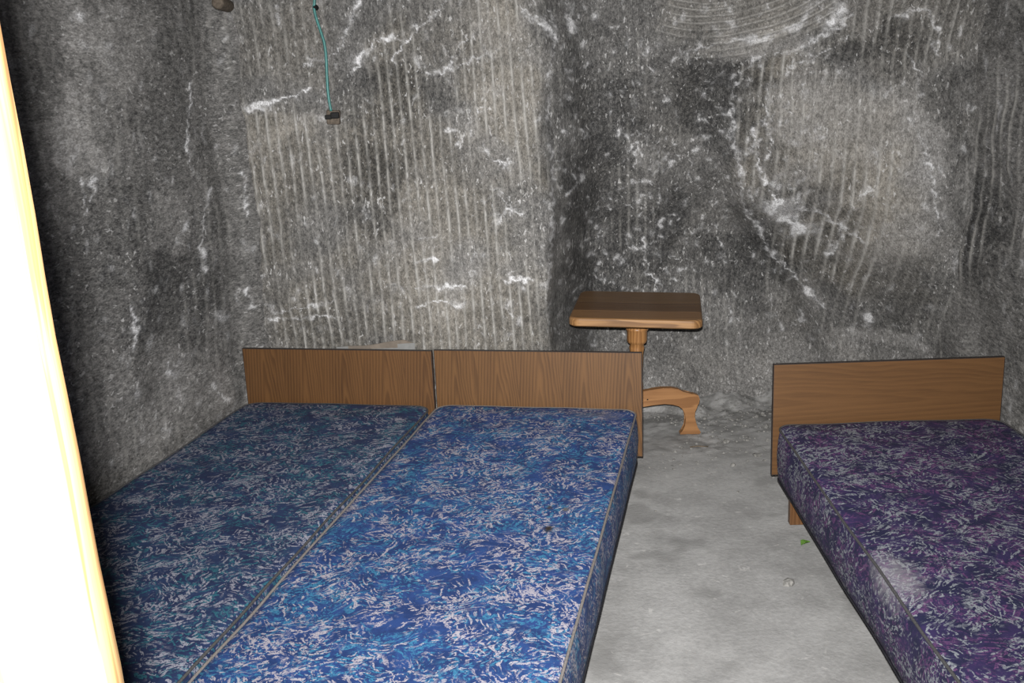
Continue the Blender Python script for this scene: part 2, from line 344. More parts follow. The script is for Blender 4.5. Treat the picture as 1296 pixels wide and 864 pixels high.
# mineral veins and patches in wall coordinates: (half width m, strength, [(along, height), ...]) and (along, height, half width, half height, tone)
VEINS_B = [
  (0.0071,1,[(-1.154,1.681),(-1.09,1.692),(-1.017,1.707),(-0.987,1.723),(-0.938,1.728),(-0.889,1.75),(-0.864,1.759)]),
  (0.0044,0.8,[(-0.67,1.817),(-0.644,1.843),(-0.623,1.887),(-0.591,1.927),(-0.543,1.952),(-0.465,1.966),(-0.416,1.947)]),
  (0.0089,0.9,[(-0.642,1.867),(-0.604,1.907),(-0.572,1.943)]),
  (0.0071,0.9,[(-0.483,1.861),(-0.447,1.914),(-0.416,1.947),(-0.356,1.999),(-0.293,2.05)]),
  (0.0035,0.6,[(-0.293,2.05),(-0.219,2.115)]),
  (0.0035,0.7,[(-0.76,1.893),(-0.714,1.932),(-0.687,1.998),(-0.662,2.048),(-0.61,2.13)]),
  (0.0027,0.5,[(-0.88,1.853),(-0.824,1.881),(-0.752,1.899),(-0.707,1.931)]),
  (0.003,0.55,[(-0.334,1.796),(-0.243,1.816),(-0.145,1.84),(-0.061,1.878),(0.001,1.896)]),
  (0.0036,0.5,[(-0.24,1.438),(-0.168,1.543),(-0.082,1.663)]),
  (0.0055,0.8,[(-0.255,1.55),(-0.212,1.541)]),
  (0.0037,0.6,[(-0.11,1.468),(-0.048,1.4),(0.007,1.391),(0.033,1.397)]),
  (0.0073,0.7,[(-0.059,1.401),(0.007,1.38)]),
  (0.0037,0.6,[(-0.065,1.266),(-0.028,1.265),(-0.001,1.197),(0.078,1.141)]),
  (0.0112,0.75,[(-0.053,1.136),(-0.003,1.16),(0.042,1.18)]),
  (0.0037,0.6,[(0.019,1.244),(0.005,1.171),(-0.042,1.117)]),
  (0.0037,0.55,[(-0.417,1.061),(-0.335,1.064)]),
  (0.0041,0.8,[(-0.444,0.946),(-0.387,0.951),(-0.324,0.951)]),
  (0.0045,0.8,[(-0.445,0.816),(-0.358,0.819),(-0.219,0.816)]),
  (0.0042,0.7,[(-0.025,0.836),(0.04,0.837),(0.123,0.832)]),
  (0.0085,0.75,[(-0.446,0.735),(-0.362,0.75),(-0.242,0.732)]),
  (0.0038,0.5,[(-0.171,0.867),(-0.133,0.861)]),
  (0.0095,0.5,[(-0.021,0.743),(0.005,0.656)]),
  (0.0038,0.7,[(-1.201,0.715),(-1.117,0.703),(-1.023,0.705),(-0.818,0.698)]),
  (0.0028,0.5,[(-1.181,0.806),(-1.113,0.741),(-0.962,0.764),(-0.83,0.772)]),
  (0.0036,0.5,[(-0.226,1.809),(-0.184,1.91),(-0.11,1.976)]),
  (0.0047,0.32,[(0.248,1.93),(0.228,1.756),(0.212,1.524),(0.227,1.338),(0.22,1.1),(0.206,0.986),(0.179,0.801),(0.179,0.562)]),
  (0.0072,0.8,[(0.132,2.034),(0.202,1.998),(0.256,1.947)]),
  (0.0092,0.6,[(0.338,2.071),(0.343,1.972)]),
  (0.0045,0.7,[(0.108,2.069),(0.148,2.006),(0.214,2.019)]),
  (0.0049,0.6,[(0.292,1.211),(0.365,1.249)]),
  (0.0043,0.6,[(0.73,0.922),(0.755,0.72),(0.833,0.641)]),
  (0.0053,0.6,[(0.646,0.872),(0.732,0.85)]),
  (0.008,0.6,[(0.632,1.395),(0.67,1.433),(0.66,1.312)]),
  (0.0041,0.5,[(0.655,1.229),(0.716,1.235),(0.771,1.215)]),
  (0.0041,0.5,[(0.619,1.103),(0.723,1.089)]),
  (0.0058,0.6,[(1.186,1.805),(1.145,1.754),(1.111,1.646),(1.12,1.456),(1.169,1.337),(1.199,1.194),(1.202,1.108)]),
  (0.0062,0.7,[(1.202,1.108),(1.26,1.036),(1.302,0.979),(1.359,0.865),(1.426,0.779),(1.5,0.717),(1.588,0.597),(1.67,0.517)]),
  (0.0057,0.7,[(1.243,1.53),(1.293,1.453),(1.29,1.337)]),
  (0.0059,0.75,[(1.218,1.474),(1.258,1.277),(1.313,1.177),(1.36,1.116)]),
  (0.0094,0.65,[(1.27,1.676),(1.259,1.53)]),
  (0.0259,1,[(1.36,1.112),(1.397,1.054),(1.427,1.012),(1.48,0.957)]),
  (0.0039,0.6,[(1.409,1.098),(1.536,1.073),(1.624,1.008),(1.713,0.931)]),
  (0.0057,0.6,[(1.692,1.193),(1.646,1.122),(1.638,1.073),(1.639,0.944),(1.616,0.85)]),
  (0.0109,0.45,[(0.868,1.846),(1.046,1.894),(1.21,1.89),(1.364,1.948),(1.433,2.042)]),
  (0.0122,1,[(1.514,2.015),(1.494,1.978),(1.474,1.946)]),
  (0.0035,0.7,[(1.442,1.959),(1.486,2.004)]),
  (0.0054,0.5,[(1.186,1.805),(1.346,1.831),(1.49,1.905),(1.559,1.966)]),
  (0.0045,0.55,[(1.341,1.762),(1.461,1.807),(1.558,1.885)]),
  (0.0034,0.6,[(1.743,1.947),(1.812,1.987),(1.868,1.947),(1.917,1.864),(1.93,1.782)]),
  (0.0045,0.55,[(1.81,1.532),(1.865,1.427),(1.918,1.266),(1.957,1.104),(1.99,0.973)]),
  (0.007,0.6,[(1.801,1.794),(1.853,1.718)]),
  (0.0043,0.5,[(1.565,0.502),(1.579,0.429)]),
  (0.0061,0.6,[(1.829,0.52),(1.849,0.431)]),
]
PATCH_B = [(1.624,1.45,0.344,0.217,0.55),(1.815,1.159,0.254,0.436,0.5),(1.42,1.562,0.222,0.259,0.4),(1.2,1.856,0.293,0.091,0.55),(1.886,0.382,0.184,0.102,0.55),(0.016,1.588,0.218,0.436,0.3),(-0.311,0.981,0.337,0.449,0.25),(-0.957,1.595,0.144,0.108,0.4),(0.491,1.237,0.224,0.326,-0.55),(0.523,1.633,0.232,0.232,-0.4),(1.023,1.65,0.231,0.347,-0.6),(1.227,0.765,0.3,0.3,-0.5),(-0.483,1.715,0.324,0.144,-0.35),(0.792,0.963,0.168,0.379,-0.35),(0.498,0.798,0.257,0.257,-0.4),(1.529,0.839,0.183,0.183,-0.3),(0.655,1.229,0.245,0.245,0.35),(1.735,1.824,0.209,0.139,-0.4),(2.01,1.403,0.142,0.354,-0.3),(-0.619,1.329,0.165,0.33,-0.4),(-0.037,2.007,0.213,0.107,0.3)]
VEINS_L = [
  (0.0041,0.8,[(0.105,1.799),(0.104,1.719),(0.162,1.639),(0.201,1.528),(0.205,1.43)]),
  (0.0036,0.7,[(-0.174,1.397),(-0.144,1.202)]),
  (0.0027,0.5,[(0.056,1.349),(0.143,1.273),(0.197,1.128),(0.192,1.007)]),
  (0.0035,0.6,[(0.924,1.471),(0.916,1.409),(0.934,1.356)]),
  (0.0033,0.6,[(0.776,0.978),(0.736,0.923),(0.745,0.863)]),
  (0.0029,0.5,[(0.282,1.241),(0.395,1.159)]),
  (0.003,0.6,[(0.748,0.941),(0.75,0.843),(0.778,0.816)]),
  (0.0056,0.8,[(0.551,0.703),(0.531,0.66),(0.494,0.636)]),
  (0.0038,0.5,[(0.781,0.691),(0.779,0.63)]),
  (0.0048,0.6,[(0.679,0.464),(0.58,0.426)]),
  (0.0035,0.6,[(0.227,0.504),(0.119,0.404)]),
  (0.0041,0.7,[(0.804,2.028),(0.804,2.009)]),
  (0.0024,0.5,[(0.855,1.473),(0.856,1.431),(0.893,1.393)]),
  (0.0055,0.6,[(-0.114,0.876),(-0.146,0.775)]),
  (0.0088,0.4,[(0.111,0.814),(0.047,0.774)]),
]
PATCH_L = [(0.953,1.63,0.245,0.109,0.55),(0.424,1.291,0.159,0.191,0.4),(0.388,0.926,0.459,0.23,-0.3),(0.419,0.524,0.4,0.233,0.25),(0.6,1.928,0.293,0.176,0.3),(0.784,1.16,0.47,0.352,-0.25),(0.029,0.364,0.293,0.219,0.3)]
VEINS_R = [
]
PATCH_R = [(4.497,1.64,0.416,0.139,0.25),(4.435,0.986,0.426,0.319,-0.35)]


def paint_veins(U, Z, veins, seed, jit=.016):
    out = np.zeros_like(U)
    ju = U + jit * fbm(U * 28, Z * 28, 3, seed); jz = Z + jit * fbm(U * 28 + 50, Z * 28, 3, seed + 1)
    brk = .35 + .9 * sstep(-.35, .35, fbm(U * 16, Z * 16, 3, seed + 2, .6))
    wmod = .35 + 1.5 * sstep(-.5, .6, fbm(U * 9 + 3, Z * 9, 2, seed + 4, .6))
    for w, s, pts in veins:
        a = np.array(pts); m = .08 + w
        sel = (U > a[:, 0].min() - m) & (U < a[:, 0].max() + m) & (Z > a[:, 1].min() - m) & (Z < a[:, 1].max() + m)
        if not sel.any() or len(a) < 2: continue
        x = ju[sel]; z = jz[sel]; d = np.full(x.shape, 9.0)
        for p, q in zip(a[:-1], a[1:]):
            e = q - p; L2 = max(e @ e, 1e-9); t = np.clip(((x - p[0]) * e[0] + (z - p[1]) * e[1]) / L2, 0, 1)
            d = np.minimum(d, np.hypot(x - p[0] - t * e[0], z - p[1] - t * e[1]))
        w = max(w, .0042) * wmod[sel]
        val = s * (np.exp(-(d / w) ** 2) + .10 * np.exp(-(d / (w * 3.5)) ** 2)) * brk[sel]
        out[sel] = np.maximum(out[sel], val)
    return np.clip(out, 0, 1)

def flecks(U, Z, n, box, seed, wid=.005, lo=.01, hi=.04, slant=.5):
    r = random.Random(seed); vs = []
    for _ in range(n):
        x = r.uniform(box[0], box[1]); z = r.uniform(box[2], box[3]); l = r.uniform(lo, hi); an = r.gauss(PI / 2, slant)
        k = r.uniform(-.4, .4)
        mx = x + math.cos(an) * l * .5; mz = z + math.sin(an) * l * .5
        vs.append((wid * r.uniform(.6, 1.5), r.uniform(.2, .75), [(x, z), (mx, mz), (mx + math.cos(an + k) * l * .5, mz + math.sin(an + k) * l * .5)]))
    return paint_veins(U, Z, vs, seed + 9, .006)

def patches(U, Z, P, seed):
    t = np.zeros_like(U); wx = .10 * fbm(U * 4, Z * 4, 4, seed, .6); wz = .10 * fbm(U * 4 + 9, Z * 4, 4, seed + 5, .6)
    for u, z, a, b, s in P:
        d = np.hypot((U + wx - u) / a, (Z + wz - z) / b); t += s * (1 - sstep(.45, 1.15, d))
    return t

def in_poly_soft(U, Z, poly, soft, seed):
    """signed inside mask of a polygon with a ragged soft edge"""
    x = U + .05 * fbm(U * 6, Z * 6, 3, seed); z = Z + .05 * fbm(U * 6 + 20, Z * 6, 3, seed)
    ins = np.zeros(U.shape, bool); d = np.full(U.shape, 9.0); n = len(poly)
    for i in range(n):
        (x0, z0), (x1, z1) = poly[i], poly[(i + 1) % n]
        c = ((z0 > z) != (z1 > z)) & (x < (x1 - x0) * (z - z0) / (z1 - z0 + 1e-12) + x0); ins ^= c
        ex, ez = x1 - x0, z1 - z0; t = np.clip(((x - x0) * ex + (z - z0) * ez) / (ex * ex + ez * ez + 1e-12), 0, 1)
        d = np.minimum(d, np.hypot(x - x0 - t * ex, z - z0 - t * ez))
    return sstep(-soft, soft, np.where(ins, d, -d))

def comb_ridges(U, Z, period, seed, slant=0.0, wavy=.25):
    """parallel ridges left by the cutter's picks"""
    ph = (U + slant * Z) / period + wavy * fbm(U * 3, Z * 1.2, 2, seed)
    idx = np.floor(ph); fr = ph - idx - .5
    amp = .35 + .65 * sstep(-.35, .45, pnoise(idx * 7.31, Z * 5.0, seed + 3) + .5 * pnoise(idx * 3.7, Z * 22.0, seed + 4))
    return np.exp(-(fr / .15) ** 2) * amp

def grid_mesh(nu, nv, X, Y, Z, colors=None, flip=False, warm=None):
    co = np.stack([X.ravel(), Y.ravel(), Z.ravel()], 1).astype(np.float32)
    i = np.arange(nu - 1)[:, None] * nv + np.arange(nv - 1)[None, :]
    q = np.stack([i, i + nv, i + nv + 1, i + 1], -1).reshape(-1, 4)
    if flip: q = q[:, ::-1]
    me = bpy.data.meshes.new('m'); me.vertices.add(len(co)); me.vertices.foreach_set('co', co.ravel())
    me.loops.add(q.size); me.loops.foreach_set('vertex_index', q.ravel().astype(np.int32))
    me.polygons.add(len(q)); me.polygons.foreach_set('loop_start', (np.arange(len(q)) * 4).astype(np.int32)); me.polygons.foreach_set('loop_total', np.full(len(q), 4, np.int32))
    me.polygons.foreach_set('use_smooth', np.ones(len(q), bool)); me.update(calc_edges=True)
    if colors is not None:
        at = me.color_attributes.new('mineral', 'FLOAT_COLOR', 'POINT')
        c = np.ones((len(co), 4), np.float32)
        for k in range(3): c[:, k] = colors[k].ravel()
        c[:, 3] = warm.ravel() if warm is not None else 0.0
        at.data.foreach_set('color', c.ravel())
    return me

# ---- wall_back
nu, nv = 800, 560
u = np.linspace(-1.50, 2.30, nu); z = np.linspace(-.06, CEIL_Z + .05, nv)
U, Z = np.meshgrid(u, z, indexing='ij')
mA = in_poly_soft(U, Z, [(-1.25, 1.75), (-.80, 1.62), (-.62, 1.75), (-.45, 2.3), (.17, 2.3), (.18, .1), (-1.25, .1)], .06, 3)
mA *= .25 + .75 * sstep(-.45, .20, fbm(U * 2.3, Z * 2.3, 3, 41))
mA = np.maximum(mA, .5 * in_poly_soft(U, Z, [(-1.15, 2.1), (-.75, 2.15), (-.8, 1.75), (-1.15, 1.8)], .06, 4))
mB = in_poly_soft(U, Z, [(1.16, 1.80), (1.35, 1.85), (1.60, 1.68), (1.78, 1.55), (1.86, 1.0), (2.05, .62), (1.75, .62), (1.55, .72), (1.34, 1.0), (1.14, 1.3)], .06, 5)
mB *= .45 + .55 * sstep(-.3, .3, fbm(U * 2.5, Z * 2.5, 3, 43))
mC = .6 * in_poly_soft(U, Z, [(1.45, 1.85), (1.55, 2.1), (2.05, 2.1), (2.05, 1.75), (1.8, 1.7)], .07, 6)
mD = .35 * in_poly_soft(U, Z, [(.62, 1.4), (.78, 1.4), (.8, .85), (.62, .85)], .05, 7)
mD = np.maximum(mD, .3 * sstep(.0, .4, fbm(U * 3, Z * 2, 3, 47)) * (U > .2))
cr = comb_ridges(U, Z, .0435, 11, .03)
ridge = np.clip(cr * np.maximum.reduce([mA, mB, mC, mD]), 0, 1)
vein = paint_veins(U, Z, VEINS_B, 21)
vein = np.maximum(vein, .7 * flecks(U, Z, 620, (.2, 1.5, .3, 2.2), 5, .004, .008, .03, .8))
vein = np.maximum(vein, 0.5 * flecks(U, Z, 260, (-1.3, .2, .3, 2.3), 6))
vein = np.maximum(vein, 0.5 * flecks(U, Z, 160, (1.4, 2.2, .3, 2.2), 8))
tone = .5 + patches(U, Z, PATCH_B, 31) + .22 * fbm(U * 1.7, Z * 1.7, 4, 33) + .02 * mA
tone = tone - .10 * sstep(.15, .3, U) * (1 - sstep(1.0, 1.2, U + .1 * fbm(U * 5, Z * 5, 2, 2)))
tone = tone + .35 * (1 - sstep(.05, .45, Z + .1 * fbm(U * 4, Z * 4, 3, 9)))     # dust gathered at the foot of the wall
# swirl left by the cutter head near the ceiling
rr = np.hypot((U - 1.0), (Z - 2.55) * 1.15)
sw = in_poly_soft(U, Z, [(.85, 2.4), (.72, 1.95), (1.1, 1.82), (1.45, 1.95), (1.7, 2.4)], .06, 13)
swl = np.exp(-((np.mod(rr / .034 + .3 * fbm(U * 4, Z * 4, 2, 5), 1) - .5) / .22) ** 2) * sw * sstep(-.4, .3, pnoise(U * 5, Z * 5, 8))
tone = tone + .22 * sw
ridge = np.maximum(ridge * (1 - sw), .45 * swl)
D = back_depth(U, Z) + .030 * fbm(U * 2.2, Z * 2.2, 4, 1) + .006 * fbm(U * 12, Z * 8, 3, 2, .5) + .0012 * fbm(U * 60, Z * 40, 2, 3)
D += .011 * ridge + .004 * vein + .012 * swl
Y = BACK_Y - D
wb = link('wall_back', grid_mesh(nu, nv, U, Y, Z, (vein, ridge, np.clip(tone, 0, 1)), flip=True, warm=np.clip(np.maximum.reduce([mA, mB, .7 * mC, .5 * sw]) + .25 * fbm(U * 3, Z * 3, 3, 15), 0, 1)), ROCK)
tag(wb, 'rough grey rock-salt back wall with vertical cutter grooves and white veins', kind='structure')

# ---- wall_left: runs from behind the headboards towards the doorway
nu, nv = 500, 330
u = np.linspace(-.60, 3.75, nu) ; z = np.linspace(-.06, CEIL_Z + .05, nv)
U, Z = np.meshgrid(u, z, indexing='ij')
vein = np.maximum(paint_veins(U * .4, Z, [(w * .9, min(1.0, s_ * 1.25), [(a_ * .4, b_) for a_, b_ in p_]) for w, s_, p_ in VEINS_L], 51, .010), .45 * flecks(U, Z, 380, (-.3, 2.2, .2, 2.3), 15, .006, .012, .045, .9))
tone = .47 + patches(U, Z, PATCH_L, 53) + .22 * fbm(U * 1.5, Z * 1.5, 4, 55)
ridge = comb_ridges(U, Z, .075, 57, .06) * .22 * sstep(-.2, .4, fbm(U * 2, Z * 1.5, 3, 58))
D = .022 * fbm(U * 1.0, Z * 1.8, 3, 61) + .005 * fbm(U * 4, Z * 8, 3, 62, .5) + .0012 * fbm(U * 20, Z * 32, 2, 63) + .004 * ridge
D = np.minimum(D, .035) + .08 * (1 - sstep(-.25, .0, U))
X = LW0[0] + BD[0] * U + LAT[0] * D; Y = LW0[1] + BD[1] * U + LAT[1] * D
wl = link('wall_left', grid_mesh(nu, nv, X, Y, Z, (vein, ridge, np.clip(tone, 0, 1)), flip=True), ROCK_SIDE)
tag(wl, 'dark rough rock-salt wall along the left bed', kind='structure')

# ---- wall_right
nu, nv = 440, 300
u = np.linspace(.55, 4.85, nu); U, Z = np.meshgrid(u, np.linspace(-.06, CEIL_Z + .05, nv), indexing='ij')
vein = .55 * flecks(U, Z, 320, (2.5, 4.8, .2, 2.3), 25, .006, .015, .06)
ph = (U - 4.5) / .10 + .3 * fbm(U * 4, Z * 3, 2, 71)
arc = Z * 22 + 2.2 * np.cos(ph * 1.15) + 1.0 * fbm(U * 5, Z * 5, 3, 73)
sc = np.exp(-((np.mod(arc, 1) - .5) / .2) ** 2)
msk = sstep(-.35, .3, fbm(U * 2.2, Z * 1.6, 3, 75))
ridge = np.clip(np.maximum(sc * .3 * msk * sstep(-.4, .4, fbm(U * 5, Z * 9, 3, 88)), .8 * comb_ridges(U, Z, .085, 77, .02) * (1 - msk)), 0, 1)
tone = .50 + patches(U, Z, PATCH_R, 79) + .22 * fbm(U * 1.2, Z * 1.8, 4, 81)
D = .025 * fbm(U * 1.0, Z * 1.8, 3, 83) + .005 * fbm(U * 4, Z * 8, 3, 84, .5) + .004 * ridge
D = np.minimum(D, .05)
wr = link('wall_right', grid_mesh(nu, nv, RWX - D, U, Z, (vein, ridge, np.clip(tone, 0, 1))), ROCK_SIDE)
tag(wr, 'rough rock-salt wall with scalloped cutter marks right of the purple bed', kind='structure')

# ---- ceiling
nu, nv = 150, 170
U, V = np.meshgrid(np.linspace(-2.6, 2.4, nu), np.linspace(.5, 5.6, nv), indexing='ij')
ridge = comb_ridges(U, V, .055, 91) * .5 * sstep(-.3, .3, fbm(U * 2, V * 2, 3, 92)); tone = .5 + .25 * fbm(U * 1.6, V * 1.6, 4, 93)
ce = link('ceiling', grid_mesh(nu, nv, U, V, CEIL_Z - .03 * fbm(U * 1.8, V * 1.8, 4, 94) - .01 * ridge, (flecks(U, V, 250, (-2, 2, .8, 5), 35), ridge, np.clip(tone, 0, 1)), flip=True), ROCK)
tag(ce, 'rough rock-salt ceiling of the chamber', kind='structure')

# ---- floor
nu, nv = 420, 480
U, V = np.meshgrid(np.linspace(-2.6, 2.4, nu), np.linspace(-1.2, 5.5, nv), indexing='ij')
wall_y = BACK_Y - back_depth(U, np.full_like(U, .25))
near = sstep(.55, .0, wall_y - V) if False else 1 - sstep(.0, .45, wall_y - V + .12 * fbm(U * 3, V * 3, 3, 101))
rub = 1 - sstep(.25, 1.05, wall_y - V + .25 * fbm(U * 2.5, V * 2.5, 3, 102))
zf = -.004 + .004 * fbm(U * 2, V * 2, 3, 103) + rub * (.014 * np.abs(fbm(U * 9, V * 9, 4, 104, .6)) ) + .07 * near ** 2 * (V > 3)
zf = np.where(((U - .6155) ** 2 + (V - 4.753) ** 2) < .40 ** 2, np.minimum(zf, .0), zf)
dirt = np.clip(1.0 * rub * sstep(-.25, .35, fbm(U * 7, V * 7, 4, 105, .65)) + .5 * sstep(.35, .7, fbm(U * 3.2, V * 3.2, 4, 106)), 0, 1)
fo = link('floor', grid_mesh(nu, nv, U, V, zf, (dirt, dirt, dirt)), FLOOR)
tag(fo, 'pale grey trodden salt floor with crumbs along the wall', kind='structure')

# ---- wall_front with the doorway the camera stands in (opening x -.42 .. .72, up to z 2.12)
bm = bmesh.new()
def slab(x0, x1, y0, y1, z0, z1, nx, nz):
    for yy, s in ((y0, 1), (y1, -1)):
        g = [[bm.verts.new((x0 + (x1 - x0) * i / nx, yy + s * .012 * math.sin(i * 2.1 + j * 1.3), z0 + (z1 - z0) * j / nz)) for j in range(nz + 1)] for i in range(nx + 1)]
        for i in range(nx):
            for j in range(nz): bm.faces.new((g[i][j], g[i + 1][j], g[i + 1][j + 1], g[i][j + 1]))
    for a, b in (((x0, z0), (x0, z1)), ((x1, z0), (x1, z1)), ((x0, z0), (x1, z0)), ((x0, z1), (x1, z1))):
        bm.faces.new([bm.verts.new(p) for p in ((a[0], y0, a[1]), (b[0], y0, b[1]), (b[0], y1, b[1]), (a[0], y1, a[1]))])
slab(-2.6, -.42, .60, .76, -.05, CEIL_Z + .05, 16, 18); slab(.78, 2.4, .60, .76, -.05, CEIL_Z + .05, 12, 18); slab(-.42, .78, .60, .76, 2.16, CEIL_Z + .05, 8, 4)
wf = link('wall_front', bm_mesh(bm), ROCK); tag(wf, 'rock-salt wall around the doorway', kind='structure')

# ---- timber door frame
def plank_mesh(w, d, h, seed, amp=.002, nz=60, splay=0.0):
    """upright timber: section with waney, worn arrises; the +x side may be splayed"""
    r = random.Random(seed); V = []; Fc = []
    b = .006; steps = 3
    cor = [Vector((w / 2, -d / 2)), Vector((w / 2 - splay, d / 2)), Vector((-w / 2, d / 2)), Vector((-w / 2, -d / 2))]
    sec = []
    for k in range(4):
        p, a, c = cor[k], (cor[k - 1] - cor[k]).normalized(), (cor[(k + 1) % 4] - cor[k]).normalized()
        for q in range(steps + 1):
            f = q / steps; sec.append(tuple(p + a * b * (1 - f) ** 2 + c * b * f ** 2))
    n = len(sec); ph = [r.uniform(0, 6) for _ in range(6)]
    for j in range(nz + 1):
        zz = h * j / nz
        wob = amp * (.6 * math.sin(zz * 5 + ph[0]) + .4 * math.sin(zz * 13 + ph[1]) + .25 * math.sin(zz * 41 + ph[2]))
        wob2 = amp * (.6 * math.sin(zz * 4 + ph[3]) + .4 * math.sin(zz * 17 + ph[4]))
        for (x, y) in sec: V.append((x + (wob if x > 0 else wob2), y + .3 * wob2, zz))
    for j in range(nz):
        for k in range(n): Fc.append((j * n + k, j * n + (k + 1) % n, (j + 1) * n + (k + 1) % n, (j + 1) * n + k))
    Fc.append(tuple(range(n - 1, -1, -1))); Fc.append(tuple(nz * n + k for k in range(n)))
    return mesh_from(V, Fc, True)
tp = link('trim_1', plank_mesh(.085, .060, 2.16, 3, splay=.0165), POST); tp.location = (-.2405 + .0275, .545, 0); tp.rotation_euler = (0, -.022, 0)
tp.location.x = -.2578
tag(tp, 'pale raw timber door post with a splayed edge on the left of the view', kind='structure')
tp = link('trim_4', plank_mesh(.16, .040, 2.16, 9), POST); tp.location = (-.3873, .570, 0); tp.rotation_euler = (0, -.022, 0)
tag(tp, 'raw timber casing board set back beside the left door post', kind='structure')
tp = link('trim_2', plank_mesh(.20, .045, 2.16, 5), POST); tp.location = (.76, .5475, 0)
tag(tp, 'raw timber door post on the right side of the doorway', kind='structure')
tp = link('trim_3', plank_mesh(.16, .045, 1.30, 7), POST); tp.location = (-.44, .5475, 2.20); tp.rotation_euler = (0, PI / 2, 0)
tag(tp, 'raw timber lintel board over the doorway', kind='structure')

# ------------------------------------------------------------------ beds
HB_T = .622; HB_B = .160; MZ0 = .158; MZ1 = .378; BL = 2.30

def rr_outline(x0, x1, y0, y1, r, seg=8, n_long=26, n_short=12):
    pts = []
    def arc(cx, cy, a0):
        for k in range(seg + 1):
            a = math.radians(a0 + 90 * k / seg); pts.append((cx + r * math.cos(a), cy + r * math.sin(a)))
    def line(p, q, n):
        for k in range(1, n): pts.append((p[0] + (q[0] - p[0]) * k / n, p[1] + (q[1] - p[1]) * k / n))
    arc(x1 - r, y1 - r, 0); line((x1 - r, y1), (x0 + r, y1), n_short)
    arc(x0 + r, y1 - r, 90); line((x0, y1 - r), (x0, y0 + r), n_long)
    arc(x0 + r, y0 + r, 180); line((x0 + r, y0), (x1 - r, y0), n_short)
    arc(x1 - r, y0 + r, 270); line((x1, y0 + r), (x1, y1 - r), n_long)
    return pts

def make_mattress(name, W, x_in, fabric, piping, seed, label, root_loc, rz, y_gap=.012):
    root = empty(name, root_loc, rz)
    tag(root, label, 'mattress', 'mattresses')
    out = rr_outline(x_in, W - x_in, -BL, -y_gap, .070)
    n = len(out); cx = W / 2; cy = -BL / 2; H = MZ1 - MZ0
    rng = np.random.default_rng(seed)
    V = []; Fc = []
    def wob(x, y): return float(pnoise(np.array([x * 3.0]), np.array([y * 3.0]), seed)[0])
    def ring(inset, zz, bulge=0.0, dome=False):
        for (x, y) in out:
            nx, ny = (x - cx), (y - cy)
            ex = max(abs(nx) - (W / 2 - x_in - .070), 0) * (1 if nx > 0 else -1); ey = max(abs(ny) - ((BL - y_gap) / 2 - .070), 0) * (1 if ny > 0 else -1)
            l = math.hypot(ex, ey) or 1
            b = bulge * (1 + .6 * wob(x * 1.7 + 4, y * 1.7))
            px = x + ex / l * (b - inset); py = y + ey / l * (b - inset)
            V.append((px, py, zz + .006 * wob(x + 9, y)))
    prof = [(.012, 0, 0), (.0, .008, 0), (0, .05, .006), (0, .11, .010), (0, .17, .006), (0, H - .016, 0), (.003, H - .006, 0), (.010, H, 0), (.03, H + .004, 0)]
    for ins, zz, b in prof: ring(ins, zz, b)
    # top: rings shrinking to the middle line
    K = 22
    base = len(prof) - 1
    edge = V[base * n:(base + 1) * n]
    for k in range(1, K + 1):
        f = 1 - k / K
        for (x, y, zz) in edge:
            tx = cx + (x - cx) * f
            lim = (BL - y_gap) / 2 - W / 2 + .05
            yc = max(min(y - cy, lim), -lim) + cy
            ty = yc + (y - yc) * f
            dm = .010 * (1 - f * f) + .005 * wob(tx * 1.3, ty * 1.3) * (1 - f ** 4)
            V.append((tx, ty, H + .004 + dm + (zz - H - .004) * f ** 3))
    R = len(prof) + K
    for j in range(R - 1):
        for k in range(n): Fc.append((j * n + k, j * n + (k + 1) % n, (j + 1) * n + (k + 1) % n, (j + 1) * n + k))
    Fc.append(tuple(range(n - 1, -1, -1)))
    me = mesh_from(V, Fc, True)
    bm = bmesh.new(); bm.from_mesh(me); bmesh.ops.remove_doubles(bm, verts=bm.verts, dist=.0004); bmesh.ops.recalc_face_normals(bm, faces=bm.faces); bm.to_mesh(me); bm.free()
    me.polygons.foreach_set('use_smooth', [True] * len(me.polygons))
    link('cover', me, fabric, root, (0, 0, 0))
    for j, nm, pmat in ((6, 'top_piping', piping), (1, 'bottom_piping', PIPE_BLACK)):
        pts = [Vector(p) for p in V[j * n:(j + 1) * n]]
        off = .002
        p2 = []
        for p in pts:
            d = Vector((p.x - cx, 0, 0)); p2.append(Vector((p.x + (off if p.x > cx else -off), p.y, p.z + (.002 if j == 6 else 0))))
        o = link(nm, tube_mesh(p2, .0043 if j == 6 else .003, 7, True), pmat, root); o['label'] = 'rounded piping along the mattress edge'
    return root

